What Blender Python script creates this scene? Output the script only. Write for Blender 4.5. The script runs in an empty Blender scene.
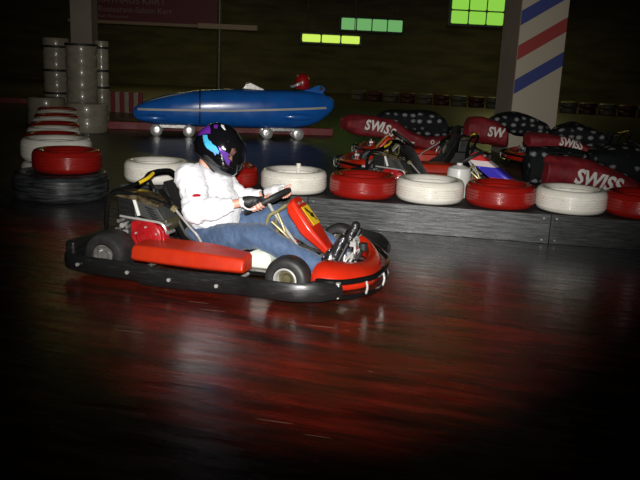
import bpy, bmesh, math, random
from math import sin, cos, pi, radians as R
from mathutils import Vector as V, Matrix, noise
from mathutils.bvhtree import BVHTree
random.seed(4)
SC = bpy.context.scene
COL = SC.collection

# ------------------------------------------------------------------ camera
F, H = 760.0, 1.33
PIT, ROL = math.atan(178/760), R(2.6)
fw = V((0, cos(PIT), -sin(PIT))); u0 = V((0, sin(PIT), cos(PIT))); r0 = V((1, 0, 0))
CR = cos(ROL)*r0 + sin(ROL)*u0; CU = cos(ROL)*u0 - sin(ROL)*r0
cam_d = bpy.data.cameras.new('camera'); cam = bpy.data.objects.new('camera', cam_d); COL.objects.link(cam)
cam.matrix_world = Matrix(((CR.x, CU.x, -fw.x, 0), (CR.y, CU.y, -fw.y, 0), (CR.z, CU.z, -fw.z, H), (0, 0, 0, 1)))
cam_d.sensor_width = 36; cam_d.lens = F/640*36; cam_d.clip_start = .05; cam_d.clip_end = 200
SC.camera = cam
# ------------------------------------------------------------------ world, lights, exposure
SC.view_settings.view_transform = 'Standard'; SC.view_settings.look = 'None'
SC.view_settings.gamma = 1; SC.view_settings.exposure = 0.0; SC.view_settings.use_curve_mapping = False
w = bpy.data.worlds.new('hall_dark'); SC.world = w; w.use_nodes = True
w.node_tree.nodes['Background'].inputs[0].default_value = (.012, .011, .004, 1)
w.node_tree.nodes['Background'].inputs[1].default_value = 1
fl = bpy.data.lights.new('camera_flash', 'SPOT'); fl.energy = 1950; fl.shadow_soft_size = .03
fl.spot_size = R(56); fl.spot_blend = 1.0; fl.color = (1, .97, .93)
flo = bpy.data.objects.new('camera_flash', fl); COL.objects.link(flo)
flo.location = (.02, -.03, H+.11)
flo.rotation_euler = V((.02, 5.4, .98-H)).to_track_quat('-Z', 'Y').to_euler()
for lx, ly, e in ((-5, 17, 10), (4, 20, 10), (-5, 28, 110), (7, 29, 90)):  # unseen fill lights added overhead to lift the dark olive background
    a = bpy.data.lights.new('hall_lamp', 'AREA'); a.energy = e; a.size = 2.5; a.color = (.85, .8, .28)
    ao = bpy.data.objects.new('hall_lamp', a); COL.objects.link(ao); ao.location = (lx, ly, 4.3)

def ray(x, y): return fw*F + CR*(x-320) - CU*(y-240)
def gp(x, y, z=0.):
    d = ray(x, y); return V((0, 0, H)) + d*((z-H)/d.z)
def at(x, y, Y):
    d = ray(x, y); return V((0, 0, H)) + d*(Y/d.y)

# ------------------------------------------------------------------ materials
def newmat(name, col=(.5, .5, .5), rough=.5, metal=0., coat=0., **k):
    m = bpy.data.materials.new(name); m.use_nodes = True
    b = m.node_tree.nodes['Principled BSDF']
    b.inputs['Base Color'].default_value = (*col, 1); b.inputs['Roughness'].default_value = rough
    b.inputs['Metallic'].default_value = metal; b.inputs['Coat Weight'].default_value = coat
    b.inputs['Coat Roughness'].default_value = .08
    for q, v in k.items(): b.inputs[q.replace('_', ' ')].default_value = v
    return m
def N(m, t, **k):
    n = m.node_tree.nodes.new(t)
    for q, v in k.items(): setattr(n, q, v)
    return n
def L(m, a, b): m.node_tree.links.new(a, b)
def coords(m, scale=(1, 1, 1), rot=(0, 0, 0), kind='Object'):
    if kind == 'World':
        s = N(m, 'ShaderNodeNewGeometry').outputs['Position']
    else: s = N(m, 'ShaderNodeTexCoord').outputs[kind]
    r_ = N(m, 'ShaderNodeMapping'); r_.inputs['Rotation'].default_value = rot
    s_ = N(m, 'ShaderNodeMapping'); s_.inputs['Scale'].default_value = scale
    L(m, s, r_.inputs[0]); L(m, r_.outputs[0], s_.inputs[0]); return s_.outputs[0]
def nz(m, vec, scale, detail=4, rough=.55):
    n = N(m, 'ShaderNodeTexNoise'); n.inputs['Scale'].default_value = scale
    n.inputs['Detail'].default_value = detail; n.inputs['Roughness'].default_value = rough
    L(m, vec, n.inputs['Vector']); return n.outputs['Fac']
def ramp(m, fac, stops, interp='LINEAR'):
    r_ = N(m, 'ShaderNodeValToRGB'); r_.color_ramp.interpolation = interp
    e = r_.color_ramp.elements
    while len(e) < len(stops): e.new(.5)
    for i, (p, c) in enumerate(stops):
        e[i].position = p; e[i].color = (*c, 1) if not isinstance(c, (int, float)) else (c, c, c, 1)
    L(m, fac, r_.inputs[0]); return r_.outputs[0]
def mixc(m, f, a, b):
    n = N(m, 'ShaderNodeMix', data_type='RGBA')
    for s, i in ((f, 0), (a, 6), (b, 7)):
        if hasattr(s, 'node'): L(m, s, n.inputs[i])
        elif i == 0: n.inputs[0].default_value = s
        else: n.inputs[i].default_value = (*s, 1)
    return n.outputs[2]
def math_(m, op, a, b=0.):
    n = N(m, 'ShaderNodeMath', operation=op)
    for i, s in enumerate((a, b)):
        if hasattr(s, 'node'): L(m, s, n.inputs[i])
        else: n.inputs[i].default_value = s
    return n.outputs[0]
def bump(m, h, strength=.3, dist=.01):
    n = N(m, 'ShaderNodeBump'); n.inputs['Strength'].default_value = strength; n.inputs['Distance'].default_value = dist
    L(m, h, n.inputs['Height']); L(m, n.outputs[0], m.node_tree.nodes['Principled BSDF'].inputs['Normal'])
def worn(name, a, b, rough=(.3, .5), scale=8, stretch=(1, 1, 1), metal=0, bmp=0., lo=.35, hi=.7, coat=0.):
    m = newmat(name, a, rough[0], metal, coat); p = m.node_tree.nodes['Principled BSDF']
    c = coords(m, stretch); f = nz(m, c, scale, 5)
    L(m, ramp(m, f, [(lo, a), (hi, b)]), p.inputs['Base Color'])
    L(m, ramp(m, nz(m, c, scale*1.7), [(.3, rough[0]), (.7, rough[1])]), p.inputs['Roughness'])
    if bmp: bump(m, f, bmp)
    return m

M = {}
M['red_plastic'] = worn('red_plastic', (.52, .022, .006), (.40, .014, .005), (.22, .38), 7, coat=.25)
M['orange_plastic'] = worn('orange_red_plastic', (.52, .030, .006), (.40, .018, .005), (.3, .45), 6)
M['black_plastic'] = worn('scuffed_black_plastic', (.010, .010, .010), (.035, .035, .034), (.28, .5), 9, (1, 1, 7), bmp=.15, lo=.55, hi=.85)
M['tyre'] = worn('tyre_rubber', (.014, .014, .014), (.03, .029, .027), (.42, .6), 12)
M['black_tube'] = newmat('black_tube', (.006, .006, .006), .14, 0, .3)
M['black_matt'] = worn('black_matt', (.008, .008, .008), (.02, .02, .02), (.5, .7), 10)
M['seat'] = worn('seat_shell', (.011, .011, .012), (.022, .022, .02), (.35, .5), 10)
M['chrome'] = newmat('chrome', (.72, .71, .68), .24, .55)
M['steel'] = worn('steel', (.40, .39, .37), (.20, .19, .18), (.25, .42), 20, metal=.55)
M['brass'] = worn('brass_tube', (.30, .26, .13), (.20, .17, .08), (.3, .45), 20, metal=.4)
M['engine_top'] = worn('engine_top', (.24, .18, .10), (.02, .016, .012), (.08, .25), 26, (1, 1, 1), metal=.5, coat=.5)
M['panel_grey'] = newmat('panel_grey', (.045, .047, .045), .45)
M['olive'] = worn('olive_metal', (.05, .045, .02), (.09, .08, .04), (.35, .5), 14)
M['fan_red'] = worn('fan_red', (.42, .010, .014), (.3, .008, .01), (.22, .35), 15, coat=.3)
M['tank'] = newmat('tank_plastic', (.66, .70, .62), .35, Subsurface_Weight=.2)
M['yellow'] = newmat('sticker_yellow', (.75, .50, .02), .35)
M['black_ink'] = newmat('black_ink', (.01, .01, .01), .4)
M['white_ink'] = newmat('white_ink', (.62, .60, .56), .6)
M['white_plastic'] = newmat('white_plastic', (.7, .7, .66), .35)
M['skin'] = worn('skin', (.66, .34, .25), (.58, .27, .19), (.42, .5), 25)
M['glove'] = worn('black_glove', (.008, .008, .009), (.018, .018, .018), (.5, .65), 40, bmp=.2)
M['white_glove'] = worn('white_glove', (.72, .72, .72), (.62, .62, .62), (.6, .7), 30)
M['boot'] = worn('black_boot', (.006, .006, .007), (.02, .02, .022), (.2, .4), 26, bmp=.6, coat=.4)
M['helmet'] = newmat('helmet_black', (.004, .004, .005), .12, 0, .8)
M['helmet_pad'] = newmat('helmet_pad', (.004, .004, .004), .6)
M['navy'] = newmat('helmet_navy', (.006, .012, .09), .12, 0, .8)
M['purple'] = newmat('helmet_purple', (.13, .02, .30), .15, 0, .6)
M['violet'] = newmat('helmet_violet', (.28, .10, .75), .15, 0, .6)
M['silver_ink'] = newmat('helmet_silver', (.7, .7, .75), .2, 0, .5)
m = M['cyan'] = newmat('helmet_flash', (.1, .5, .9), .15, 0, .6)
sx = N(m, 'ShaderNodeSeparateXYZ'); L(m, coords(m), sx.inputs[0])
L(m, ramp(m, math_(m, 'MULTIPLY_ADD', sx.outputs[2], 8.0), [(.0, (.30, .10, .75)), (.45, (.13, .32, .9)), (.75, (.07, .48, .85)), (1, (.05, .38, .6))]), m.node_tree.nodes['Principled BSDF'].inputs['Base Color'])
m.node_tree.nodes['Math'].inputs[2].default_value = -5.55
M['visor'] = newmat('visor', (.008, .008, .009), .05, 0, 0, Transmission_Weight=.0, Alpha=.24)
m = M['sweat'] = newmat('white_sweatshirt', (.80, .80, .84), .85, Sheen_Weight=.2)
c = coords(m); bump(m, nz(m, c, 9, 3), .5, .03)
m = M['denim'] = newmat('blue_denim', (.08, .14, .27), .8, Sheen_Weight=.15)
c = coords(m, (1, 1, 1)); p = m.node_tree.nodes['Principled BSDF']
L(m, ramp(m, nz(m, c, 11, 6, .65), [(.3, (.032, .062, .13)), (.55, (.062, .108, .20)), (.75, (.13, .19, .29))]), p.inputs['Base Color'])
bump(m, nz(m, c, 14, 5), .7, .02)
def painted(name, a, b, dirt):
    m = newmat(name, a, .2, 0, .35); p = m.node_tree.nodes['Principled BSDF']
    c = coords(m, (1, 1, 2.2)); f = nz(m, c, 5, 6)
    base = ramp(m, f, [(.35, a), (.65, b)])
    d = ramp(m, nz(m, c, 13, 6, .7), [(.60, 0.), (.72, 1.)])
    L(m, mixc(m, d, base, dirt), p.inputs['Base Color'])
    L(m, ramp(m, f, [(.3, .2), (.7, .42)]), p.inputs['Roughness']); bump(m, nz(m, c, 22, 4), .35, .006)
    return m
M['paint_red'] = painted('red_tyre_paint', (.31, .010, .006), (.24, .007, .005), (.14, .010, .007))
M['paint_white'] = painted('white_tyre_paint', (.84, .82, .74), (.74, .71, .62), (.42, .38, .30))
M['paint_cream'] = painted('cream_film', (.34, .30, .22), (.25, .22, .16), (.15, .13, .10))
M['belt'] = worn('rubber_belt', (.012, .013, .014), (.085, .09, .095), (.3, .5), 5, (1, 1, 9), bmp=.3, lo=.42, hi=.75)
M['belt_dark'] = worn('rubber_belt_dark', (.008, .009, .009), (.03, .032, .033), (.3, .5), 5, (1, 1, 9), bmp=.2, lo=.45, hi=.8)
M['sled_blue'] = worn('sled_blue', (.015, .16, .62), (.010, .12, .48), (.18, .3), 3, coat=.4)
M['sled_white'] = newmat('sled_white', (.6, .58, .5), .4)
M['red_cloth'] = worn('red_cloth', (.20, .005, .010), (.11, .003, .006), (.6, .8), 9, bmp=.8)
m = M['check_cloth'] = newmat('black_cloth_white_marks', (.01, .01, .01), .85, Specular_IOR_Level=.12); p = m.node_tree.nodes['Principled BSDF']
v_ = N(m, 'ShaderNodeTexVoronoi', feature='F1'); v_.inputs['Scale'].default_value = 8.5; v_.inputs['Randomness'].default_value = .45
L(m, coords(m, (1, 1, 1.3)), v_.inputs['Vector'])
f = math_(m, 'ADD', v_.outputs['Distance'], math_(m, 'MULTIPLY', math_(m, 'SUBTRACT', nz(m, coords(m), 30, 2), .5), .35))
L(m, ramp(m, f, [(.16, (.22, .23, .23)), (.36, (.008, .009, .010))]), p.inputs['Base Color'])
bump(m, nz(m, coords(m), 8, 4), .6, .03)
M['dark_wall'] = worn('dark_wall', (.085, .068, .026), (.035, .028, .010), (.7, .9), .6, (1, 1, 5))
M['ceiling'] = worn('dark_ceiling', (.05, .042, .02), (.03, .025, .012), (.8, .9), .8)
M['plaster'] = worn('pillar_plaster', (.44, .38, .28), (.46, .39, .29), (.7, .8), 1.5)
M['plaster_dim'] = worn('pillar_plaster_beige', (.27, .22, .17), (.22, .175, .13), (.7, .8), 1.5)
M['banner_ink'] = newmat('banner_ink', (.22, .14, .12), .7)
M['banner'] = newmat('banner_maroon', (.10, .008, .012), .6)
M['wood_edge'] = newmat('pale_board', (.25, .17, .10), .6)
M['curb_red'] = worn('curb_red', (.22, .008, .008), (.15, .006, .008), (.4, .6), 3)
M['navy_paint'] = newmat('navy_paint', (.03, .04, .2), .6)

# striped pillar face
m = M['pillar_stripes'] = newmat('pillar_stripes', (.5, .45, .35), .7); p = m.node_tree.nodes['Principled BSDF']
sx = N(m, 'ShaderNodeSeparateXYZ'); L(m, coords(m), sx.inputs[0])
h_ = math_(m, 'SUBTRACT', sx.outputs[2], math_(m, 'MULTIPLY', sx.outputs[0], .62))
STR = h_
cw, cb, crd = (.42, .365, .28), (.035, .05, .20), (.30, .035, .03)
sc_ = math_(m, 'DIVIDE', h_, 4.0)
L(m, ramp(m, sc_, [(0, cw), (.297, cb), (.354, cw), (.426, crd), (.484, cw), (.555, cb), (.613, cw), (.683, crd), (.74, cw)], 'CONSTANT'), p.inputs['Base Color'])

# floor
m = M['floor'] = newmat('painted_hall_floor', (.1, .01, .01), .3); p = m.node_tree.nodes['Principled BSDF']
g = N(m, 'ShaderNodeNewGeometry'); sp = N(m, 'ShaderNodeSeparateXYZ'); L(m, g.outputs['Position'], sp.inputs[0])
cst = coords(m, (1, 5.5, 1), (0, 0, R(14)), 'World'); cw_ = coords(m, (1, 1, 1), (0, 0, 0), 'World')
# edge of the red paint: a bent line through the hall
bend = math_(m, 'ADD', math_(m, 'MULTIPLY', sp.outputs[0], .36), sp.outputs[1])
bend = math_(m, 'ADD', bend, math_(m, 'MULTIPLY', math_(m, 'SUBTRACT', nz(m, cst, 1.3, 4), .5), .7))
grey = ramp(m, math_(m, 'SUBTRACT', bend, 4.90), [(.0, 0.), (.55, 1.)])
red = ramp(m, nz(m, cst, 1.6, 8, .62), [(.30, (.016, .004, .003)), (.47, (.095, .009, .005)), (.60, (.19, .014, .007)), (.8, (.25, .026, .013))])
rub = ramp(m, nz(m, coords(m, (1, 14, 1), (0, 0, R(20)), 'World'), 1.1, 7, .7), [(.50, 0.), (.68, .85)])
red = mixc(m, rub, red, (.010, .008, .007))
red = mixc(m, ramp(m, nz(m, cw_, .8, 3), [(.42, 0.), (.62, .75)]), red, (.036, .024, .009))  # blotchy floor tone, tinted olive to paint in a soft glow
vs = N(m, 'ShaderNodeTexVoronoi'); vs.inputs['Scale'].default_value = 1.0
L(m, coords(m, (1.5, 26, 1), (0, 0, R(11)), 'World'), vs.inputs['Vector'])
fleck = math_(m, 'MULTIPLY', math_(m, 'LESS_THAN', vs.outputs['Distance'], .13), math_(m, 'GREATER_THAN', nz(m, cw_, 2.5, 1), .57))
red = mixc(m, fleck, red, (.30, .13, .09))
gr = ramp(m, nz(m, cst, 2.5, 7), [(.3, (.022, .023, .025)), (.7, (.062, .064, .067))])
far = ramp(m, math_(m, 'SUBTRACT', sp.outputs[1], 7.0), [(0., 0.), (.8, 1.)])
gr = mixc(m, far, gr, (.050, .042, .030))
L(m, mixc(m, grey, red, gr), p.inputs['Base Color'])
L(m, math_(m, 'ADD', ramp(m, nz(m, cst, 3, 6), [(.3, .17), (.7, .34)]), math_(m, 'MULTIPLY', far, .12)), p.inputs['Roughness'])
bump(m, nz(m, cst, 5, 6), .10, .01)

# ------------------------------------------------------------------ mesh helpers
class MB:
    def __init__(s): s.v = []; s.f = []
    def add(s, vs, fs):
        o = len(s.v); s.v += [V(q) for q in vs]; s.f += [[i+o for i in q] for q in fs]; return s
    def box(s, c, d, rot=None):
        x, y, z = d[0]/2, d[1]/2, d[2]/2
        vs = [V((a*x, b*y, e*z)) for a in (-1, 1) for b in (-1, 1) for e in (-1, 1)]
        if rot: 
            E_ = Matrix.Rotation(rot[2], 3, 'Z') @ Matrix.Rotation(rot[1], 3, 'Y') @ Matrix.Rotation(rot[0], 3, 'X')
            vs = [E_ @ q for q in vs]
        return s.add([q+V(c) for q in vs], [(0, 1, 3, 2), (4, 6, 7, 5), (0, 4, 5, 1), (2, 3, 7, 6), (0, 2, 6, 4), (1, 5, 7, 3)])
    def loft(s, rings, cap=True, closed=False):
        n = len(rings[0]); vs = [q for r_ in rings for q in r_]; fs = []
        K = len(rings)
        for i in range(K if closed else K-1):
            a, b = i*n, ((i+1) % K)*n
            for j in range(n): fs.append((a+j, a+(j+1) % n, b+(j+1) % n, b+j))
        if cap and not closed: fs += [tuple(range(n))[::-1], tuple(range((K-1)*n, K*n))]
        return s.add(vs, fs)
    def tube(s, pts, r, n=10, closed=False, smooth=True):
        pts = [V(q) for q in pts]
        if smooth and len(pts) > 2: pts = spline(pts, 5, closed)
        K = len(pts); rr = r if isinstance(r, (list, tuple)) else [r]*K
        if len(rr) != K: rr = [rr[min(len(rr)-1, int(i*len(rr)/K))] for i in range(K)]
        rings = []; up = None
        for i in range(K):
            a = pts[(i-1) % K] if (closed or i > 0) else pts[i]; b = pts[(i+1) % K] if (closed or i < K-1) else pts[i]
            t = (b-a).normalized()
            if up is None: up = t.orthogonal().normalized()
            up = (up - t*up.dot(t)).normalized(); sd = t.cross(up)
            rings.append([pts[i] + (up*cos(2*pi*j/n) + sd*sin(2*pi*j/n))*rr[i] for j in range(n)])
        return s.loft(rings, True, closed)
    def lathe(s, prof, c=(0, 0, 0), axis='Z', n=40, closed=True, arc=None):
        rings = []
        for k in range(n):
            a = 2*pi*k/n
            ring = []
            for r_, h in prof:
                q = {'Z': (r_*cos(a), r_*sin(a), h), 'Y': (r_*cos(a), h, r_*sin(a)), 'X': (h, r_*cos(a), r_*sin(a))}[axis]
                ring.append(V(q)+V(c))
            rings.append(ring)
        if closed: return s.loft(rings, False, True)
        m_ = len(prof); vs = [q for r_ in rings for q in r_]; fs = []
        for i in range(n):
            a, b = i*m_, ((i+1) % n)*m_
            for j in range(m_-1): fs.append((a+j, a+j+1, b+j+1, b+j))
        return s.add(vs, fs)
    def disc(s, r_, h0, h1, c=(0, 0, 0), axis='Z', n=28): return s.lathe([(1e-4, h0), (r_, h0), (r_, h1), (1e-4, h1)], c, axis, n)
    def prism(s, poly, a, b):  # poly in (x,z), extruded along y from a to b
        n = len(poly)
        return s.loft([[V((x, a, z)) for x, z in poly], [V((x, b, z)) for x, z in poly]])
    def build(s, name, mat, parent=None, bevel=0, seg=2, sub=0, loc=None, ang=35, sm=True):
        me = bpy.data.meshes.new(name); bm = bmesh.new()
        vv = [bm.verts.new(q) for q in s.v]
        for f_ in s.f:
            try: bm.faces.new([vv[i] for i in f_])
            except ValueError: pass
        bmesh.ops.remove_doubles(bm, verts=bm.verts, dist=1e-5)
        bmesh.ops.recalc_face_normals(bm, faces=bm.faces); bm.to_mesh(me); bm.free()
        me.materials.append(mat)
        if sm:
            me.polygons.foreach_set('use_smooth', [True]*len(me.polygons)); me.set_sharp_from_angle(angle=R(ang))
        o = bpy.data.objects.new(name, me); COL.objects.link(o)
        if parent: o.parent = parent
        if loc is not None: o.location = loc
        if bevel:
            q = o.modifiers.new('bevel', 'BEVEL'); q.width = bevel; q.segments = seg; q.limit_method = 'ANGLE'; q.angle_limit = R(30); q.harden_normals = True
        if sub: q = o.modifiers.new('sub', 'SUBSURF'); q.levels = sub; q.render_levels = sub
        return o
def spline(p, k=5, closed=False):
    out = []; n = len(p)
    for i in range(n if closed else n-1):
        g_ = lambda j: p[j % n] if closed else p[max(0, min(n-1, j))]
        a, b, c, d = g_(i-1), g_(i), g_(i+1), g_(i+2)
        for q in range(k):
            t = q/k; out.append(.5*((2*b)+(c-a)*t+(2*a-5*b+4*c-d)*t*t+(3*b-a-3*c+d)*t**3))
    if not closed: out.append(p[-1])
    return out
def empty(name, loc=(0, 0, 0), rz=0., label=None, cat=None, group=None):
    o = bpy.data.objects.new(name, None); COL.objects.link(o); o.location = loc; o.rotation_euler = (0, 0, rz); o.empty_display_size = .1
    return tag(o, label, cat, group)
def tag(o, label=None, cat=None, group=None, kind=None):
    if label: o['label'] = label
    if cat: o['category'] = cat
    if group: o['group'] = group
    if kind: o['kind'] = kind
    return o
def copy_tree(o, parent=None):
    c_ = o.copy(); COL.objects.link(c_)
    if parent: c_.parent = parent
    for ch in [q for q in o.children]: copy_tree(ch, c_)
    return c_
def text_mesh(name, body, size, mat, parent, mtx, ext=.002, shear=.0, bold=.0):
    cu = bpy.data.curves.new(name+'_curve', 'FONT'); cu.body = body; cu.size = size; cu.extrude = ext; cu.shear = shear; cu.offset = bold; cu.resolution_u = 3
    t = bpy.data.objects.new('tmp', cu); COL.objects.link(t)
    dg = bpy.context.evaluated_depsgraph_get(); me = bpy.data.meshes.new_from_object(t.evaluated_get(dg)); bpy.data.objects.remove(t)
    me.transform(mtx); me.name = name; me.materials.clear(); me.materials.append(mat)
    o = bpy.data.objects.new(name, me); COL.objects.link(o); o.parent = parent
    return o

# organic: union of tapered capsules and ellipsoids, voxel remeshed into one smooth skin
def organic(name, items, mat, parent, voxel=.007, it=6, loc=None, disp=None, cut=None):
    bm = bmesh.new()
    for q in items:
        if q[0] == 'e':
            _, c, r_, rot = q
            mt = Matrix.Translation(V(c)) @ Matrix.Rotation(rot, 4, 'Y') @ Matrix.Diagonal((*r_, 1))
            bmesh.ops.create_icosphere(bm, subdivisions=4, radius=1, matrix=mt)
        else:
            _, pts, rs = q
            pts = [V(a) for a in pts]
            for i in range(len(pts)):
                bmesh.ops.create_icosphere(bm, subdivisions=3, radius=rs[i], matrix=Matrix.Translation(pts[i]))
                if i:
                    d = pts[i]-pts[i-1]
                    mt = Matrix.Translation((pts[i]+pts[i-1])/2) @ d.to_track_quat('Z', 'Y').to_matrix().to_4x4()
                    bmesh.ops.create_cone(bm, cap_ends=True, segments=24, radius1=rs[i-1], radius2=rs[i], depth=d.length, matrix=mt)
    me = bpy.data.meshes.new('t'); bm.to_mesh(me); bm.free()
    o = bpy.data.objects.new('t', me); COL.objects.link(o)
    q = o.modifiers.new('r', 'REMESH'); q.mode = 'VOXEL'; q.voxel_size = voxel
    q = o.modifiers.new('s', 'SMOOTH'); q.factor = .5; q.iterations = it
    dg = bpy.context.evaluated_depsgraph_get(); me2 = bpy.data.meshes.new_from_object(o.evaluated_get(dg))
    bpy.data.objects.remove(o); me2.name = name
    if disp:
        me2.update()
        nrm = [v.normal.copy() for v in me2.vertices]
        for v, q in zip(me2.vertices, nrm): v.co += q*disp(v.co)
    if cut:
        bm = bmesh.new(); bm.from_mesh(me2)
        for co, no in cut: bmesh.ops.bisect_plane(bm, geom=bm.verts[:]+bm.edges[:]+bm.faces[:], plane_co=co, plane_no=no, clear_outer=True)
        bm.to_mesh(me2); bm.free()
    me2.materials.clear(); me2.materials.append(mat)
    me2.polygons.foreach_set('use_smooth', [True]*len(me2.polygons))
    n = bpy.data.objects.new(name, me2); COL.objects.link(n)
    if parent: n.parent = parent
    if loc is not None: n.location = loc
    return n
def decal(name, poly, target, mat, parent, loc=None, off=.0015, y0=-1.5, d=(0, 1, 0)):
    me = target.data; bvh = BVHTree.FromPolygons([v.co.copy() for v in me.vertices], [tuple(p_.vertices) for p_ in me.polygons])
    bm = bmesh.new(); bm.faces.new([bm.verts.new((x, y0, z)) for x, z in poly])
    bmesh.ops.triangulate(bm, faces=bm.faces[:])
    for _ in range(5):
        e = [q for q in bm.edges if q.calc_length() > .010]
        if not e: break
        bmesh.ops.subdivide_edges(bm, edges=e, cuts=1); bmesh.ops.triangulate(bm, faces=bm.faces[:])
    dead = []
    for v in bm.verts:
        hit = bvh.ray_cast(v.co, V(d))
        if hit[0] is None: dead.append(v)
        else: v.co = hit[0] - V(d)*off
    bmesh.ops.delete(bm, geom=dead, context='VERTS')
    m2 = bpy.data.meshes.new(name); bm.to_mesh(m2); bm.free(); m2.materials.append(mat)
    m2.polygons.foreach_set('use_smooth', [True]*len(m2.polygons))
    o = bpy.data.objects.new(name, m2); COL.objects.link(o); o.parent = parent
    if loc is not None: o.location = loc
    return o

# ------------------------------------------------------------------ the hall
def struct(o): o['kind'] = 'structure'; return o
struct(MB().box((1, 15, -.05), (34, 40, .1)).build('floor', M['floor'], sm=False))
struct(MB().box((1, 15, 4.65), (34, 40, .1)).build('ceiling', M['ceiling'], sm=False))
struct(MB().box((1, 34.9, 2.3), (34, .2, 4.6)).build('wall_back', M['dark_wall'], sm=False))
struct(MB().box((-15.9, 15, 2.3), (.2, 40, 4.6)).build('wall_left', M['dark_wall'], sm=False))
struct(MB().box((17.9, 15, 2.3), (.2, 40, 4.6)).build('wall_right', M['dark_wall'], sm=False))
struct(MB().box((1, -4.9, 2.3), (34, .2, 4.6)).build('wall_front', M['dark_wall'], sm=False))

# striped pillar on the right
pc = at(536, 60, 12.2); px_, py_ = pc.x, pc.y
pl = MB().box((0, 0, 2.3), (.75, .75, 4.6)).build('striped_pillar', M['pillar_stripes'], None, bevel=.01)
pl.location = (px_, py_+.3, 0); pl.rotation_euler = (0, 0, R(7))
tag(pl, 'cream square pillar with diagonal blue and red stripes behind the parked karts', 'pillar')
plain = MB().box((-.378, 0, 2.3), (.012, .75, 4.59)).build('plain_face', M['plaster_dim'], pl)  # side without stripes; its shade is painted as darker plaster
# plain pillar on the left
pc = at(84, 20, 14.9)
pl = MB().box((0, 0, 2.3), (.40, .40, 4.6)).build('plain_pillar', M['plaster_dim'], None, bevel=.01); pl.location = (pc.x, pc.y, 0)
tag(pl, 'plain beige square pillar rising behind the film wrapped tyre stacks', 'pillar')

# banner high on the left and its board
a = at(152, 9, 22)
ba = empty('banner', a, 0, 'dark maroon banner with pale writing hanging high at the left', 'banner')
MB().box((0, 0, 0), (3.9, .03, .72)).build('cloth', M['banner'], ba, bevel=.01)
MB().box((0, -.02, -.40), (4.7, .06, .09)).build('pole', M['wood_edge'], ba, bevel=.01)
for i, (s_, z_, w_) in enumerate((('RATHAUS KART', .12, .26), ('Restaurant-Saison Kart', -.12, .22), ('Kart Restaurant', -.28, .13))):
    text_mesh('lettering', s_, w_, M['banner_ink'], ba, Matrix.Translation((-1.5, -.02, z_)) @ Matrix.Rotation(pi/2, 4, 'X'))
a = at(228, 27, 20)
o = MB().box((0, 0, 0), (1.5, .2, .13)).build('wall_shelf', M['wood_edge'], None, bevel=.01); o.location = a
o.location.y = 20; tag(o, 'short pale board edge catching light right of the maroon banner', 'board')
a = at(218, 60, 20)
o = MB().disc(.06, 0, 4.6, n=14).build('olive_post', M['olive'], None); o.location = (a.x, 20.2, 0)
tag(o, 'thin olive post standing behind the blue sled under the board', 'post')

# lit fixtures
def lit(name, px, py, wpx, hpx, D, seg, rows, col, st, label):
    c_ = at(px, py, D); k = D/F; W_, H_ = wpx*k, hpx*k
    t = empty('ceiling_light', c_, R(4), label, 'light', 'greenish lights glowing in the dark hall')
    MB().box((0, .08, 0), (W_+.1, .1, H_+.08)).build('housing', M['black_matt'], t, bevel=.01)
    for s_ in (-1, 1): MB().tube([(s_*W_*.4, .08, H_/2), (s_*W_*.4, .08, 4.6-c_.z)], .01, 6).build('hanger', M['black_matt'], t)
    em = newmat(name, (0, 0, 0), .5); p_ = em.node_tree.nodes['Principled BSDF']
    p_.inputs['Emission Color'].default_value = (*col, 1); p_.inputs['Emission Strength'].default_value = st
    for i in range(seg):
        for j in range(rows):
            w1, h1 = W_/seg, H_/rows
            MB().box((-W_/2+w1*(i+.5), .0, -H_/2+h1*(j+.5)), (w1*.93, .06, h1*.9)).build('diffuser', em, t, bevel=min(w1, h1)*.25, seg=3)
lit('glow_lime', 331, 39, 57, 8, 21, 3, 1, (.60, .85, .10), 1.0, 'narrow lime green tube light, lowest of the three greenish lights')
lit('glow_mint', 372, 25, 60, 12, 27, 4, 1, (.14, .38, .12), 1.0, 'wide mint green light of four panes, middle of the three greenish lights')
lit('glow_green', 478, 11, 52, 26, 18, 3, 2, (.25, .60, .06), 1.0, 'large bright green light beside the striped pillar, highest of the three')

# red curbs
def beam(name, p, q, h, t_, mat, label, cat):
    d = q-p; o = MB().box((0, 0, h/2), (d.length, t_, h)).build(name, mat, None, bevel=.01)
    o.location = (p+q)/2; o.rotation_euler = (0, 0, math.atan2(d.y, d.x)); return tag(o, label, cat)
beam('red_curb', gp(98, 128), gp(332, 135.5), .135, .22, M['curb_red'], 'long low red curb running behind the blue sled', 'curb')
beam('red_curb', gp(-60, 101), gp(42, 104), .13, .2, M['curb_red'], 'far red curb at the left edge beyond the tyre row', 'curb')

# striped board between stacks and sled
a = gp(102, 113); b = gp(142, 113)
sb = empty('striped_fence', (a+b)/2, 0, 'low fence of upright red and white boards left of the sled nose', 'fence')
wd = (b-a).length
for i in range(9):
    MB().box((-wd/2+wd*(i+.5)/9, 0, .24), (wd/9*.96, .05, .46)).build('board', M['curb_red'] if i % 2 == 0 else M['paint_cream'], sb, bevel=.008)

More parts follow.
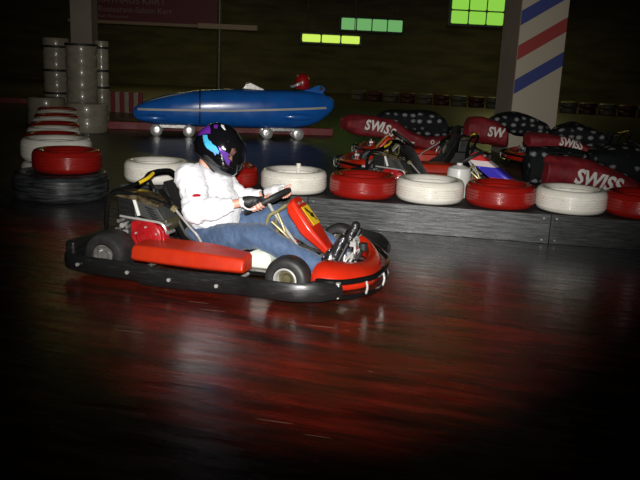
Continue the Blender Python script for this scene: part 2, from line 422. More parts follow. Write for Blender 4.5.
# ------------------------------------------------------------------ tyres
def tyre_mesh(name, mat, r_=.29, h=.19, rib=4, n=64):
    hr = r_*.665
    prof = [(hr, .012), (hr+.012, .0), (r_*.86, .0), (r_*.95, .012), (r_, .038)]
    z0, z1 = .045, h-.045
    for i in range(rib):
        a = z0+(z1-z0)*i/rib; b = z0+(z1-z0)*(i+1)/rib; g_ = (b-a)*.14
        prof += [(r_+.002, a), (r_+.002, b-g_), (r_-.006, b-g_*.9), (r_-.006, b)]
    prof += [(r_, h-.038), (r_*.95, h-.010), (r_*.88, h), (r_*.76, h-.004), (hr+.012, h-.016), (hr, h-.024), (hr+.004, h-.034), (hr+.055, h-.05), (hr+.07, h*.5), (hr+.055, .05), (hr+.004, .03)]
    o = MB().lathe(prof, n=n).build(name, mat, None, ang=40)
    return o
M['dull_red'] = newmat('dull_red_paint', (.045, .005, .004), .6); M['dull_white'] = newmat('dull_white_paint', (.075, .068, .05), .6)  # darkened tyre colours: dimness of the far row put into the paint
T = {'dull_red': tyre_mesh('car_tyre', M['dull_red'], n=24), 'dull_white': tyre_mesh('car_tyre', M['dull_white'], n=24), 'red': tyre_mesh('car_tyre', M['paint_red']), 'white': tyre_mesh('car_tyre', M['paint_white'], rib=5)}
used = set()
def tyre(kind, loc, label, group, s=1., tilt=0., rz=None):
    o = T[kind]
    if kind in used: o = copy_tree(o)
    used.add(kind)
    o.location = loc; s *= .975; o.scale = (s, s, s); o.rotation_euler = (tilt, 0, rz if rz is not None else random.uniform(0, 6)); tag(o, label, 'tyre', group); return o
G = 'painted tyres lying along the near barrier'
ZB = .235
def tb(px, py): return gp(px, py, ZB)
row = [('white', 157, 'white tyre behind the kart engine and roll bar, leftmost of the near row'),
       ('red', 226, 'red tyre lying behind the helmet and chest of the driver'),
       ('white', 294, 'white tyre with a white peg, behind the steering wheel'),
       ('red', 362.5, 'red tyre in front of the parked kart with the red fairing'),
       ('white', 430.5, 'white tyre beside the pale canister, right of the centre red one'),
       ('red', 500, 'red tyre below the red, white and blue kart fairing'),
       ('white', 571, 'white tyre in front of the big SWISS lettering'),
       ('red', 641, 'red tyre cut off by the right edge of the picture')]
Lp0, Lp1 = V((-1.50, 6.55, 0)), V((2.03, 6.02, 0))
bd = (Lp1-Lp0).normalized(); bn = V((-bd.y, bd.x, 0))
c0 = Lp0 + bn*.16
for kind, px, lab in row:
    # walk along the barrier line to the tyre's column
    best = min((c0 + bd*(t*.01) for t in range(-60, 480)), key=lambda q: abs((lambda v: 320+F*v.dot(CR)/v.dot(fw))(V((q.x, q.y, .33-H)))-px))
    o = tyre(kind, (best.x, best.y, ZB), lab, G)
    if px == 294:
        o.rotation_euler.z = 0
        MB().tube([(.03, .215, .10), (.03, .215, .215)], .020, 12).build('peg', M['paint_white'], o)

# barrier: rubber belt panels on a filled base
def barrier(p, q, label, joints, h=.235, dpt=.56, name='rubber_barrier'):
    d = q-p; t = empty(name, p, math.atan2(d.y, d.x), label, 'barrier'); Ln = d.length
    MB().box((Ln/2, dpt/2+.03, h/2-.004), (Ln-.02, dpt, h-.012)).build('core', M['black_matt'], t, bevel=.02)
    xs = [0]+joints+[Ln]
    for i in range(len(xs)-1):
        a, b = xs[i], xs[i+1]
        pm_ = M['belt_dark'] if (len(joints) > 1 and i == 2) else M['belt']
        pn = MB().box(((a+b)/2+(.006 if i else 0), .012-(.008 if i % 2 else 0), h/2), (b-a-.004, .02, h)).build('belt_panel', pm_, t, bevel=.004)
        k = 0
        for xx in (a+.05, b-.05):
            for zz in (.03, h-.03): MB().disc(.008, -.004, .008, (xx, -.004, zz), 'Y', 10).build('bolt', M['steel'], pn)
    return t
b0 = Lp0 - bn*.14 - bd*.22; b0.z = 0
b1 = b0 + bd*5.07
jx = (gp(547, 243)-b0).dot(bd)
barrier(b0, b1, 'long low black rubber belt barrier under the near row of painted tyres', [jx-1.95, jx])

# left end: big black drum with red tyre, row going back
dc = gp(64, 206); dc = V((dc.x-.165, dc.y+.43, 0))
o = tyre_mesh('barrier_end', M['belt'], .425, .245, rib=1); o.location = dc
tag(o, 'wide black rubber ring under the red tyre at the left', 'barrier')
MB().disc(.30, .02, .235).build('filling', M['black_matt'], o)
GL = 'painted tyres in the left row going back'
tyre('red', (dc.x+.055, dc.y+.02, .245), 'glossy red tyre on the wide black ring, nearest of the left row', GL, 1.09)
wx = at(57, 160, 7.74).x
for z_, lab in ((0, 'lower white tyre of the pair just behind the nearest red one at the left'), (.236, 'upper white tyre of the pair just behind the nearest red one at the left')):
    tyre('white', (wx, 7.74, z_), lab, GL, 1.22)
d0 = V((-3.02, 8.46, 0)); d1 = V((-4.30, 12.3, 0)); nl = 7
names = ['red, first behind the white pair in the left row', 'white, fourth along the left row', 'red, fifth along the left row', 'dull white, sixth along the left row', 'red, seventh along the left row', 'white, eighth along the left row', 'dark red, last and farthest of the left row']
for i in range(nl):
    q = d0.lerp(d1, i/(nl-1)); k = 'red' if i % 2 == 0 else 'white'
    tyre(k, (q.x, q.y, .235), 'painted tyre, ' + names[i], GL, 1.07)
dd = (d1-d0).normalized(); nn = V((dd.y, -dd.x, 0))
barrier(d0+nn*.30-dd*.30, d1+nn*.30-dd*.05, 'black rubber barrier running back under the left row of tyres', [2.5])

# film-wrapped tyre stacks round the left pillar
def stack(px0, px1, ytop, ybase, D, mat, label, bands, cat='tyre stack', z0=0.):
    k = D/F; c_ = at((px0+px1)/2, ytop, D); r_ = (px1-px0)*k/2
    ht = c_.z; t = empty('tyre_stack', (c_.x, D, z0), 0, label, cat, 'stacks round the left pillar')
    n_ = max(2, round((ht-z0)/.2)); hh = (ht-z0)/n_; prof = []
    for i in range(n_): prof += [(r_*.955, i*hh+.002), (r_, i*hh+hh*.2), (r_, i*hh+hh*.8), (r_*.955, i*hh+hh*.99)]
    prof = [(.001, .0)] + prof + [(r_*.6, n_*hh+.002), (.001, n_*hh+.002)]
    MB().lathe(prof, n=28, closed=False).build('wrapped_body', mat, t)
    for z in bands:
        MB().lathe([(r_*.97, z*ht-.022), (r_+.012, z*ht-.02), (r_+.012, z*ht+.02), (r_*.97, z*ht+.022)], n=28).build('strap', M['black_matt'], t)
    return t
stack(43, 68, 38, 115, 14.6, M['paint_cream'], 'tall cream wrapped tyre stack, leftmost by the pillar', (.35, .62, .9))
stack(66, 96, 43, 118, 13.9, M['paint_cream'], 'widest tall cream wrapped stack in front of the plain pillar', (.98,))
stack(94, 108, 41, 118, 14.4, M['paint_cream'], 'narrow cream wrapped stack with black straps right of the pillar', (.45, .65, .92))
stack(66, 107, 103, 124, 13.0, M['paint_cream'], 'low wide cream tyre stack standing in front of the tall ones', ())
stack(28, 64, 97, 112, 13.9, M['paint_cream'], 'low dull cream tyre stack behind the end of the left row', ())

# far row of painted tyres
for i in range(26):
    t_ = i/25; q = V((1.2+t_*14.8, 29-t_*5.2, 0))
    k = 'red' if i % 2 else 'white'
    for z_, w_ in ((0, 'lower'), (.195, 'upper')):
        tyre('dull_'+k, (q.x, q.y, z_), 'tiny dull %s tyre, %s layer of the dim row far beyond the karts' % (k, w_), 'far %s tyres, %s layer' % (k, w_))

# ------------------------------------------------------------------ blue wheeled sled
def sled():
    a, b = gp(174, 135.5), gp(281, 138.5); mid = (a+b)/2
    t = empty('wheeled_bobsleigh', mid, math.atan2((b-a).y, (b-a).x), 'long blue bobsleigh shell with a white side line on four small wheels', 'bobsleigh')
    k = mid.y/F
    X = lambda px: (px-228)*k*1.0
    # stations: x px, z bottom, z top, half width
    S = [(135, .33, .41, .05), (139, .25, .49, .16), (148, .20, .58, .24), (170, .175, .70, .30), (195, .17, .78, .33), (222, .17, .82, .34), (250, .17, .83, .34), (275, .17, .83, .33), (298, .19, .84, .29), (312, .24, .83, .23), (322, .34, .80, .16), (330, .47, .74, .09), (334, .56, .68, .03)]
    rings = []
    for px, z0, z1, hw in S:
        zc, hz = (z0+z1)/2, (z1-z0)/2; ring = []
        for j in range(28):
            an = 2*pi*j/28; cx, cz = cos(an), sin(an); e = .72
            ring.append(V((X(px), hw*math.copysign(abs(cx)**e, cx), zc+hz*math.copysign(abs(cz)**e, cz))))
        rings.append(ring)
    body = MB().loft(rings).build('shell', M['sled_blue'], t, sub=1, ang=60)
    body_me = body
    line = decal('side_line', [(X(141), .455), (X(141), .42), (X(230), .455), (X(325), .545), (X(324), .58), (X(230), .488)], body, M['sled_white'], body, off=.012)
    # intake blister, tail blister
    for (x0, x1, zz) in ((140, 172, .31), (276, 312, .40)):
        rr = []
        for u in range(9):
            f_ = u/8; r_ = .012+.05*math.sin(pi*f_)**.5
            rr.append([V((X(x0+(x1-x0)*f_), -.27-(.02 if x0 < 200 else 0)+r_*.9*sin(2*pi*j/12)-.02*sin(pi*f_), zz+r_*cos(2*pi*j/12))) for j in range(12)])
        MB().loft(rr).build('side_blister', M['sled_blue'], t)
    decal('panel_joint', [(X(199), .24), (X(200.5), .24), (X(200.5), .80), (X(199), .80)], body, M['black_matt'], t, off=.006)
    # rear cowl fin
    MB().prism([(X(290), .80), (X(306), .86), (X(316), .93), (X(321), .93), (X(324), .88), (X(321), .76), (X(300), .76)], -.05, .05).build('cowl_fin', M['sled_blue'], t, bevel=.02, seg=3)
    MB().disc(.035, -.006, .006, (X(319.5), -.056, .88), 'Y', 16).build('fin_mark', M['black_matt'], t)
    # windscreen lump
    MB().prism([(X(240), .82), (X(244), .92), (X(249), .945), (X(255), .90), (X(263), .84), (X(262), .80)], -.10, .10).build('windscreen', M['steel'], t, bevel=.02, seg=3)
    for px in (174, 281):
        bg = MB().box((X(px), 0, .165), (36*k, .34, .07)).build('bogie', M['steel'], t, bevel=.015)
        MB().box((X(px), 0, .215), (14*k, .30, .06)).build('mount', M['sled_blue'], bg, bevel=.012)
        for sx_ in (-1, 1):
            for sy in (-1, 1):
                MB().lathe([(.001, -.02), (.04, -.022), (.085, -.014), (.10, -.006), (.10, .02), (.085, .03), (.001, .03)], (X(px)+sx_*15.5*k, sy*.20, .10), 'Y', 24, closed=False).build('wheel', M['chrome'], t)
    return t
sl = sled()
# red helmet above the tail of the sled
hp = at(303, 85, 13.45)
rh = empty('crash_helmet', (hp.x, sl.location.y+.03, .865), 0, 'red crash helmet with a shining visor above the tail of the blue sled', 'helmet')
MB().lathe([(.001, .26), (.06, .25), (.10, .215), (.125, .16), (.13, .10), (.122, .04), (.105, .0), (.001, .0)], n=28, closed=False).build('shell', M['fan_red'], rh)
vis = MB(); rings = []
for j in range(13):
    an = -pi*.95+pi*.9*j/12
    rings.append([V((.136*cos(an), .136*sin(an), z)) for z in (.085, .125)]+[V((.128*cos(an), .128*sin(an), z)) for z in (.125, .085)])
vo = vis.loft(rings).build('visor', M['chrome'], rh); vo.rotation_euler = (R(8), R(-26), 0); vo.location = (-.04, -.0, .0)

# ------------------------------------------------------------------ kart
def wheel(t, x, y, r_, wd, rim_r, side):
    # side -1: outer face towards -y
    h = wd/2
    prof = [(rim_r, -h*.80), (rim_r+.012, -h*.97), (r_*.74, -h), (r_*.88, -h*.93), (r_*.965, -h*.74), (r_, -h*.45), (r_, h*.45), (r_*.965, h*.74), (r_*.88, h*.93), (r_*.74, h), (rim_r+.012, h*.97), (rim_r, h*.80)]
    w_ = MB().lathe(prof, (x, y, r_), 'Y', 48).build('wheel', M['tyre'], t)
    s_ = side
    if r_ == .130:
        MB().lathe([(rim_r+.004, s_*h*.93), (rim_r-.006, s_*h*.97), (rim_r-.012, s_*h*.80), (rim_r-.014, -s_*h*.1)], (x, y, r_), 'Y', 32, closed=False).build('rim', M['chrome'], w_)
        MB().lathe([(rim_r-.010, s_*h*.2), (rim_r*.5, s_*h*.25), (rim_r*.42, s_*h*.6), (.001, s_*h*.65)], (x, y, r_), 'Y', 32, closed=False).build('hub', M['olive'], w_)
        return w_
    rp = [(rim_r+.004, s_*h*.93), (rim_r-.006, s_*h*.95), (rim_r-.014, s_*h*.80), (rim_r*.72, s_*h*.62), (rim_r*.45, s_*h*.60), (rim_r*.42, s_*h*.80), (.001, s_*h*.82)]
    MB().lathe(rp, (x, y, r_), 'Y', 32, closed=False).build('rim', M['steel'], w_)
    MB().lathe([(rim_r+.002, -s_*h*.9), (rim_r*.8, -s_*h*.6), (.001, -s_*h*.55)], (x, y, r_), 'Y', 32, closed=False).build('inner_rim', M['steel'], w_)
    for k in range(3):
        a = k*2*pi/3+.5
        MB().disc(.006, s_*h*.60, s_*h*.76, (x+rim_r*.62*cos(a), y, r_+rim_r*.62*sin(a)), 'Y', 8).build('wheel_nut', M['chrome'], w_)
    return w_

def make_kart(t, fair=None, body='orange_plastic', nose='red_plastic', full=True):
    P = lambda mb, name, mat, par=t, **k: mb.build(name, M[mat] if isinstance(mat, str) else mat, par, **k)
    wheel(t, 0, -.505, .140, .19, .062, -1); wheel(t, 0, .505, .140, .19, .062, 1)
    wheel(t, 1.157, -.50, .130, .125, .066, -1); wheel(t, 1.157, .50, .130, .125, .066, 1)
    P(MB().disc(.02, -.50, .50, (0, 0, .14), 'Y', 16), 'axle', 'steel')
    P(MB().tube([(1.157, -.44, .13), (1.13, -.33, .10), (1.13, .33, .10), (1.157, .44, .13)], .014), 'front_axle', 'steel')
    # chassis
    ch = P(MB().tube([(-.1, -.33, .08), (.5, -.38, .075), (1.0, -.30, .075), (1.45, -.22, .08)], .016).tube([(-.1, .33, .08), (.5, .38, .075), (1.0, .30, .075), (1.45, .22, .08)], .016)
           .tube([(.95, -.31, .075), (.95, .31, .075)], .014).tube([(.15, -.35, .085), (.15, .35, .085)], .014), 'chassis', 'black_tube')
    P(MB().box((.98, 0, .060), (.92, .56, .008)), 'floor_tray', 'steel', bevel=.003)
    # rear bumper
    P(MB().box((-.215, 0, .135), (.07, 1.25, .155)), 'rear_bumper', 'black_plastic', bevel=.022, seg=3)
    for s in (-1, 1):
        # side rail as a belt following the wheels
        path = [(-.245, -.55), (-.235, -.625), (-.10, -.655), (.10, -.66), (.34, -.665), (.36, -.668)]
        path2 = [(.30, -.672), (.60, -.675), (.82, -.675), (.94, -.685), (1.04, -.725), (1.16, -.745), (1.28, -.735), (1.38, -.69), (1.45, -.62), (1.49, -.56)]
        def belt(pth, z0, z1, th=.022):
            pts = spline([V((x, y, 0)) for x, y in pth], 5); rings = []
            for i, q in enumerate(pts):
                a = pts[max(0, i-1)]; b = pts[min(len(pts)-1, i+1)]; d = (b-a).normalized(); n_ = V((d.y, -d.x, 0))
                f_ = i/(len(pts)-1); zz0 = z0(f_); zz1 = z1(f_)
                zb = .014
                rings.append([V((q.x, -s*q.y if s > 0 else q.y, 0))*1.0+V((0, 0, z)) + V((n_.x*o_, (n_.y*o_)*(-1 if s > 0 else 1), 0)) for z, o_ in ((zz0, 0), (zz0+zb, th*.5), ((zz0+zz1)/2, th*.62), (zz1-zb, th*.5), (zz1, 0), (zz1-zb, -th*.4), (zz0+zb, -th*.4))])
            return MB().loft(rings)
        r1 = P(belt(path, lambda f: .043-.012*f, lambda f: .142+.004*f), 'side_rail', 'black_plastic', ang=50)
        r2 = P(belt(path2, lambda f: .018+.055*min(1, f*1.8), lambda f: .134+.046*min(1, f*1.8)-.03*max(0, f-.8)*5), 'side_rail', 'black_plastic', ang=50)
        for x, z in ((-.12, .09), (.22, .085), (.50, .08), (.80, .085)): P(MB().disc(.011, -.006, .006, (x, s*(.678 if x < .3 else .690), z), 'Y', 10), 'bolt', 'chrome', r1 if x < .3 else r2)
        for x in (.25, .85): P(MB().tube([(x, s*.37, .08), (x, s*.66, .085)], .012), 'rail_bracket', 'steel')
        # side pod
        pod = MB()
        if s < 0:
            rings = []
            for x, zt, yi, z0 in ((.175, .212, -.36, .125), (.20, .222, -.34, .118), (.45, .224, -.34, .118), (.62, .224, -.34, .12), (.885, .218, -.41, .130), (.905, .205, -.43, .135)):
                rings.append([V((x, -.545, z0)), V((x, -.575, z0+.02)), V((x, -.560, zt-.02)), V((x, -.545, zt)), V((x, yi, zt+.012)), V((x, yi, z0))])
            pod.loft(rings)
        else:
            rings = []
            for x, zt, yi, z0 in ((.165, .212, .36, .105), (.45, .224, .34, .095), (.885, .220, .41, .115), (.91, .205, .43, .12)):
                rings.append([V((x, .545, z0)), V((x, .575, z0+.02)), V((x, .560, zt-.02)), V((x, .545, zt)), V((x, yi, zt+.012)), V((x, yi, z0))])
            pod.loft(rings)
        P(pod, 'side_pod', body, bevel=.012, seg=3)
    # nose: horseshoe shell, lofted round its plan
    outer = [(1.27, -.52), (1.36, -.55), (1.46, -.52), (1.56, -.40), (1.60, -.29), (1.60, -.10), (1.575, .07), (1.515, .20), (1.43, .34), (1.35, .42), (1.28, .44)]
    inner = [(1.29, -.30), (1.38, -.29), (1.42, -.25), (1.45, -.16), (1.465, -.08), (1.47, 0), (1.46, .08), (1.445, .16), (1.41, .24), (1.35, .30), (1.29, .32)]
    zt = [.215, .212, .200, .180, .170, .168, .170, .18, .20, .215, .22]
    rings = []
    for (ox, oy), (ix, iy), z in zip(outer, inner, zt):
        o_, i_ = V((ox, oy, 0)), V((ix, iy, 0)); md = o_.lerp(i_, .45)
        rings.append([o_+V((0, 0, .075)), o_*1.0+V((.004, 0, z*.60)), o_.lerp(i_, .06)+V((0, 0, z-.012)), md+V((0, 0, z+.020)), i_+V((0, 0, z+.022)), i_.lerp(o_, .06)+V((0, 0, .08))])
    P(MB().loft(rings), 'nose_cone', nose, sub=1, ang=70)
    # bumper tubes round the nose
    off = lambda k, z: [(x+(.022 if x > 1.4 else 0)*k, y*(1+.04*k), z) for x, y in outer[1:-1]]
    P(MB().tube([(1.36, -.50, .14)]+off(1, .158)+[(1.34, .46, .16)], .0165), 'bumper_tube', 'black_tube')
    P(MB().tube([(1.36, -.50, .07)]+off(1, .070)+[(1.34, .46, .08)], .0145), 'bumper_tube', 'black_tube')
    for (x, y) in ((1.630, -.20), (1.585, -.415)):
        P(MB().tube([(x+.004, y, .068), (x+.014, y, .11), (x+.004, y, .155)], .007), 'bumper_clamp', 'chrome')
    # front bracket near the wheel
    bk = P(MB().box((1.40, -.585, .115), (.15, .03, .085)), 'bumper_bracket', 'black_plastic', bevel=.006)
    P(MB().box((1.475, -.575, .12), (.02, .035, .09)), 'bracket_clamp', 'chrome', bk, bevel=.004)
    # steering fairing
    f_ = fair or {}
    top, bot = V((1.005, 0, .505)), V((1.265, 0, .190)); ax = (bot-top).normalized(); nr = V((-ax.z, 0, ax.x)); 
    if nr.x < 0: nr = -nr
    rings = []; Lf = (bot-top).length
    for u, hw, th in ((0, .050, .03), (.04, .078, .055), (.14, .090, .072), (.50, .096, .076), (.58, .094, .070), (1, .052, .035)):
        c_ = top+ax*(u*Lf)
        rings.append([c_+V((0, -hw*.86, 0)), c_+V((0, -hw, 0))-nr*th*.25, c_+V((0, -hw, 0))-nr*th, c_+V((0, hw, 0))-nr*th, c_+V((0, hw, 0))-nr*th*.25, c_+V((0, hw*.86, 0)), c_+nr*.006])
    fr = P(MB().loft(rings), 'steering_fairing', fair['mat'] if fair else 'red_plastic', bevel=.008, seg=3, ang=40)
    if not fair:
        q = top+ax*.075; mt = Matrix(((0, ax.x, nr.x, 0), (1, ax.y, nr.y, 0), (0, ax.z, nr.z, 0), (0, 0, 0, 1)))
        def plate(poly, h): # poly in (across, along)
            return [[q+V((0, a, 0))+ax*b+nr*h_ for a, b in poly] for h_ in (h-.003, h)]
        st = P(MB().loft(plate([(-.048, 0), (.064, 0), (.064, .135), (-.048, .135)], .010)), 'number_sticker', 'yellow', fr)
        P(MB().loft(plate([(-.020, .012), (-.008, .010), (.030, .058), (.046, .060), (.046, .074), (.040, .078), (.048, .115), (.040, .118), (.026, .086), (.012, .088), (-.004, .07), (.008, .060), (-.022, .030)], .012)), 'number_figure', 'black_ink', fr)
    for y in (-.035, .035): P(MB().disc(.010, 0, .006, (0, 0, 0), 'Z', 12), 'rivet', 'steel', fr, loc=tuple(top+ax*.045+nr*.006+V((0, y, 0)))).rotation_euler = (0, math.atan2(nr.x, nr.z), 0)
    # steering
    wc = V((.815, -.0, .458)); u_ = V((.27, 0, .17)).normalized(); n_ = V((-u_.z, 0, u_.x))
    ring = [wc+u_*(.150*cos(a))+V((0, 1, 0))*(.150*sin(a)) for a in [2*pi*i/20 for i in range(20)]]
    swh = P(MB().tube(ring, .018, 10, closed=True), 'steering_wheel', 'black_matt')
    P(MB().tube([wc-u_*.14, wc, wc+u_*.14], .009, 8).tube([wc-V((0, .14, 0)), wc, wc+V((0, .14, 0))], .009, 8).disc(.03, -.008, .008, wc, 'Z', 16), 'spokes', 'black_tube', swh)
    P(MB().tube([wc-n_*.015, wc-n_*.06, V((1.02, 0, .20)), V((1.05, 0, .12))], .011, 10, smooth=False), 'steering_shaft', 'chrome')
    P(MB().tube([(.955, -.03, .455), (.905, -.05, .415), (.86, -.07, .385), (.845, -.08, .33), (.85, -.09, .26), (.90, -.10, .10)], .011, 8).tube([(.955, .03, .455), (.905, .05, .415), (.86, .07, .385), (.845, .08, .33), (.85, .09, .26), (.90, .10, .10)], .011, 8)
      .tube([(.87, -.06, .345), (.95, -.05, .28), (1.02, -.02, .20)], .010, 8).tube([(.89, -.02, .40), (.93, -.03, .33), (.955, -.03, .27)], .009, 8), 'steering_support', 'brass')
    # seat
    rings = []
    for x, z, hw, dp in ((.62, .13, .16, .04), (.50, .085, .19, .09), (.38, .075, .20, .12), (.28, .14, .20, .12), (.195, .27, .185, .11), (.140, .42, .165, .08), (.12, .50, .13, .05), (.115, .53, .08, .02)):
        ring = []
        nx, nz_ = (.25, 1) if x > .45 else ((1, .35) if z > .2 else (.6, .8)); l_ = math.hypot(nx, nz_); nx /= l_; nz_ /= l_
        for j in range(13):
            a = -1+2*j/12; k = abs(a)**3
            ring.append(V((x+nx*dp*k, a*hw, z+nz_*dp*k)))
        for j in range(13):
            a = 1-2*j/12; k = abs(a)**3
            ring.append(V((x+nx*dp*k-nx*.012, a*(hw+.008), z+nz_*dp*k-nz_*.012)))
        rings.append(ring)
    P(MB().loft(rings), 'seat', 'seat', ang=50)
    # fuel tank
    P(MB().loft([[V((x, y, z)) for x, y in ((.80+i, -.31+i), (.965-i, -.30+i), (.97-i, -.15-i), (.80+i, -.15-i))] for z, i in ((.098, .012), (.12, .0), (.165, .0), (.190, .02), (.205, .05))]), 'fuel_tank', 'tank', bevel=.016, seg=3)
    P(MB().box((.88, -.23, .082), (.20, .18, .03)), 'tank_shelf', 'steel', bevel=.004)
    P(MB().disc(.022, .20, .215, (.88, -.23, 0), 'Z', 16), 'tank_cap', 'white_plastic')
    # frame loop behind the seat
    P(MB().tube([(-.095, -.40, .10), (-.10, -.40, .24), (-.095, -.40, .40), (-.07, -.39, .475), (.0, -.37, .49), (.12, -.33, .465), (.26, -.28, .425), (.31, -.25, .38)], .0145, 10), 'engine_guard', 'black_tube')
    P(MB().tube([(-.08, -.36, .485), (-.05, -.20, .500), (-.06, -.02, .52), (-.065, .06, .55), (-.05, .20, .555), (-.03, .30, .535), (.02, .36, .44), (.05, .36, .30), (.04, .34, .09)], .016, 10), 'rear_hoop', 'black_tube')
    P(MB().tube([(-.03, .0, .515), (.01, .0, .40), (.03, .0, .10)], .013, 10), 'hoop_stay', 'black_tube')
    P(MB().tube([(-.045, -.11, .512), (-.03, -.02, .535), (-.04, .06, .555)], .012, 8), 'hose', 'yellow')
    ss = P(MB().tube([(.31, -.275, .405), (.42, -.31, .32), (.52, -.34, .240), (.60, -.37, .10)], .0075, 8), 'seat_stay', 'chrome')
    P(MB().tube([(.18, -.23, .50), (.25, -.25, .455), (.31, -.275, .405)], .014, 8), 'stay_sleeve', 'black_tube', ss)
    P(MB().box((.305, -.275, .405), (.035, .03, .035), (0, R(35), 0)), 'stay_clamp', 'brass', bevel=.005)
    # engine
    eng = P(MB().box((.09, -.27, .22), (.26, .20, .16)), 'engine', 'black_matt', bevel=.015, seg=2)
    P(MB().prism([(-.075, .465), (-.055, .488), (.11, .480), (.25, .435), (.24, .415), (.07, .445)], -.37, -.17), 'top_shroud', 'engine_top', eng, bevel=.01)
    P(MB().prism([(-.055, .30), (-.06, .455), (.07, .445), (.085, .30)], -.345, -.19), 'air_box', 'black_plastic', eng, bevel=.012)
    P(MB().prism([(.072, .453), (.090, .455), (.125, .36), (.105, .355)], -.378, -.36), 'white_edge', 'white_plastic', eng, bevel=.003)
    fg = P(MB().prism([(.093, .452), (.235, .418), (.290, .345), (.25, .325), (.125, .355)], -.372, -.18), 'vent_panel', 'panel_grey', eng, bevel=.006)
    for k in range(5): P(MB().box((.185+.012*k, -.374, .412-.017*k), (.055, .006, .006), (0, R(14), 0)), 'vent_slot', 'black_ink', fg)
    P(MB().disc(.075, -.34, -.16, (.215, 0, .315), 'Y', 24), 'exhaust_box', 'olive', eng, bevel=.01)
    fc = P(MB().prism([(.075, .175), (.07, .315), (.10, .335), (.27, .318), (.305, .285), (.31, .20), (.28, .165)], -.405, -.33), 'fan_cover', 'fan_red', eng, bevel=.012, seg=3)
    dome = MB()
    for r_ in (.035, .060, .085): dome.tube([(.195+r_*cos(a), -.420, .245+r_*.82*sin(a)) for a in [2*pi*i/16 for i in range(16)]], .0055, 8, closed=True)
    dome.lathe([(.001, -.432), (.022, -.430), (.030, -.418), (.078, -.412), (.095, -.400)], (.195, 0, .245), 'Y', 28, closed=False)
    P(dome, 'starter_dome', 'fan_red', fc)
    for a in range(5): P(MB().disc(.0065, -.425, -.405, (.195+.075*cos(a*1.25+.4), 0, .245+.058*sin(a*1.25+.4)), 'Y', 8), 'screw', 'chrome', fc)
    P(MB().tube([(.0, -.40, .350), (.09, -.408, .347), (.20, -.405, .342), (.29, -.40, .330), (.32, -.39, .27)], .0075, 8), 'throttle_rod', 'chrome', eng)
    for x, z, r_ in ((-.015, .315, .012), (.01, .29, .016), (-.03, .26, .013), (.02, .245, .018), (.045, .285, .012), (-.01, .215, .012), (.31, .32, .012), (.33, .28, .013)):
        P(MB().disc(r_, -.40, -.33, (x, 0, z), 'Y', 12), 'fitting', 'steel' if r_ < .015 else 'chrome', eng)
    P(MB().tube([(.03, -.38, .16), (.0, -.40, .19), (-.06, -.36, .17)], .016, 10), 'exhaust_pipe', 'brass', eng)
    # chain guard / rear wheel shield of black plastic
    P(MB().prism([(-.10, .20), (-.06, .245), (.05, .25), (.10, .20), (.10, .12), (-.10, .12)], -.36, -.34), 'sprocket_guard', 'black_plastic', bevel=.008)
    # pedals and master cylinder
    for s in (-1, 1):
        pd = P(MB().tube([(1.36, s*.17, .08), (1.385, s*.17, .17), (1.375, s*.15, .26)], .008, 8).tube([(1.375, s*.12, .262), (1.375, s*.21, .262)], .009, 8), 'pedal', 'chrome')
    P(MB().tube([(1.36, -.02, .10), (1.40, .0, .20), (1.385, .03, .27), (1.40, .08, .26)], .009, 8).tube([(1.30, .05, .12), (1.42, .05, .21)], .007, 8)
      .box((1.385, .02, .245), (.04, .035, .03)).box((1.40, -.06, .19), (.035, .05, .02)).tube([(1.34, -.12, .12), (1.42, -.10, .22)], .007, 8).box((1.355, .10, .15), (.05, .03, .04)), 'brake_linkage', 'chrome')
    P(MB().disc(.028, .20, .245, (1.435, .07, 0), 'Z', 16).tube([(1.44, .03, .20), (1.45, -.03, .21), (1.43, -.07, .17)], .011, 8), 'brake_reservoir', 'black_matt')
    P(MB().tube([(1.08, -.42, .12), (1.20, -.33, .12), (1.31, -.40, .13), (1.33, -.44, .10)], .009, 8).box((1.325, -.43, .125), (.03, .02, .05)), 'tie_rod', 'chrome')
    return t

KX, KY, KR = -1.117, 4.975, -.312
kart = empty('go_kart', (KX, KY, 0), KR, 'red and black rental kart in the foreground being driven past the tyres', 'kart')
make_kart(kart)

# ------------------------------------------------------------------ driver
OFF = V((.40, 0, 0))
c_, s_ = cos(KR), sin(KR)
per = empty('person', (KX+c_*.40, KY+s_*.40, 0), KR, 'person in white sweatshirt, blue jeans and black purple helmet driving the foreground kart', 'person')
NL = tuple(-OFF)
def fold(s, amp, sc=(1, 1, 1)):
    return lambda co: amp*(noise.noise(V((co.x*s*sc[0], co.y*s*sc[1], co.z*s*sc[2])))+.5*noise.noise(V((co.x*s*2.1+4, co.y*s*2.1, co.z*s*2.1))))
hc = V((.474, 0, .770)); TAU = R(36)
def hx(x, y, z):   # helmet frame to kart frame
    return V((hc.x + x*cos(TAU) + z*sin(TAU), y, hc.z - x*sin(TAU) + z*cos(TAU)))
wc = V((.815, 0, .458)); wu = V((.27, 0, .17)).normalized(); wn = V((-wu.z, 0, wu.x))
def rimpt(a, out=0., up=0.): return wc + wu*((.150+out)*cos(a)) + V((0, (.150+out)*sin(a), 0)) + wn*up
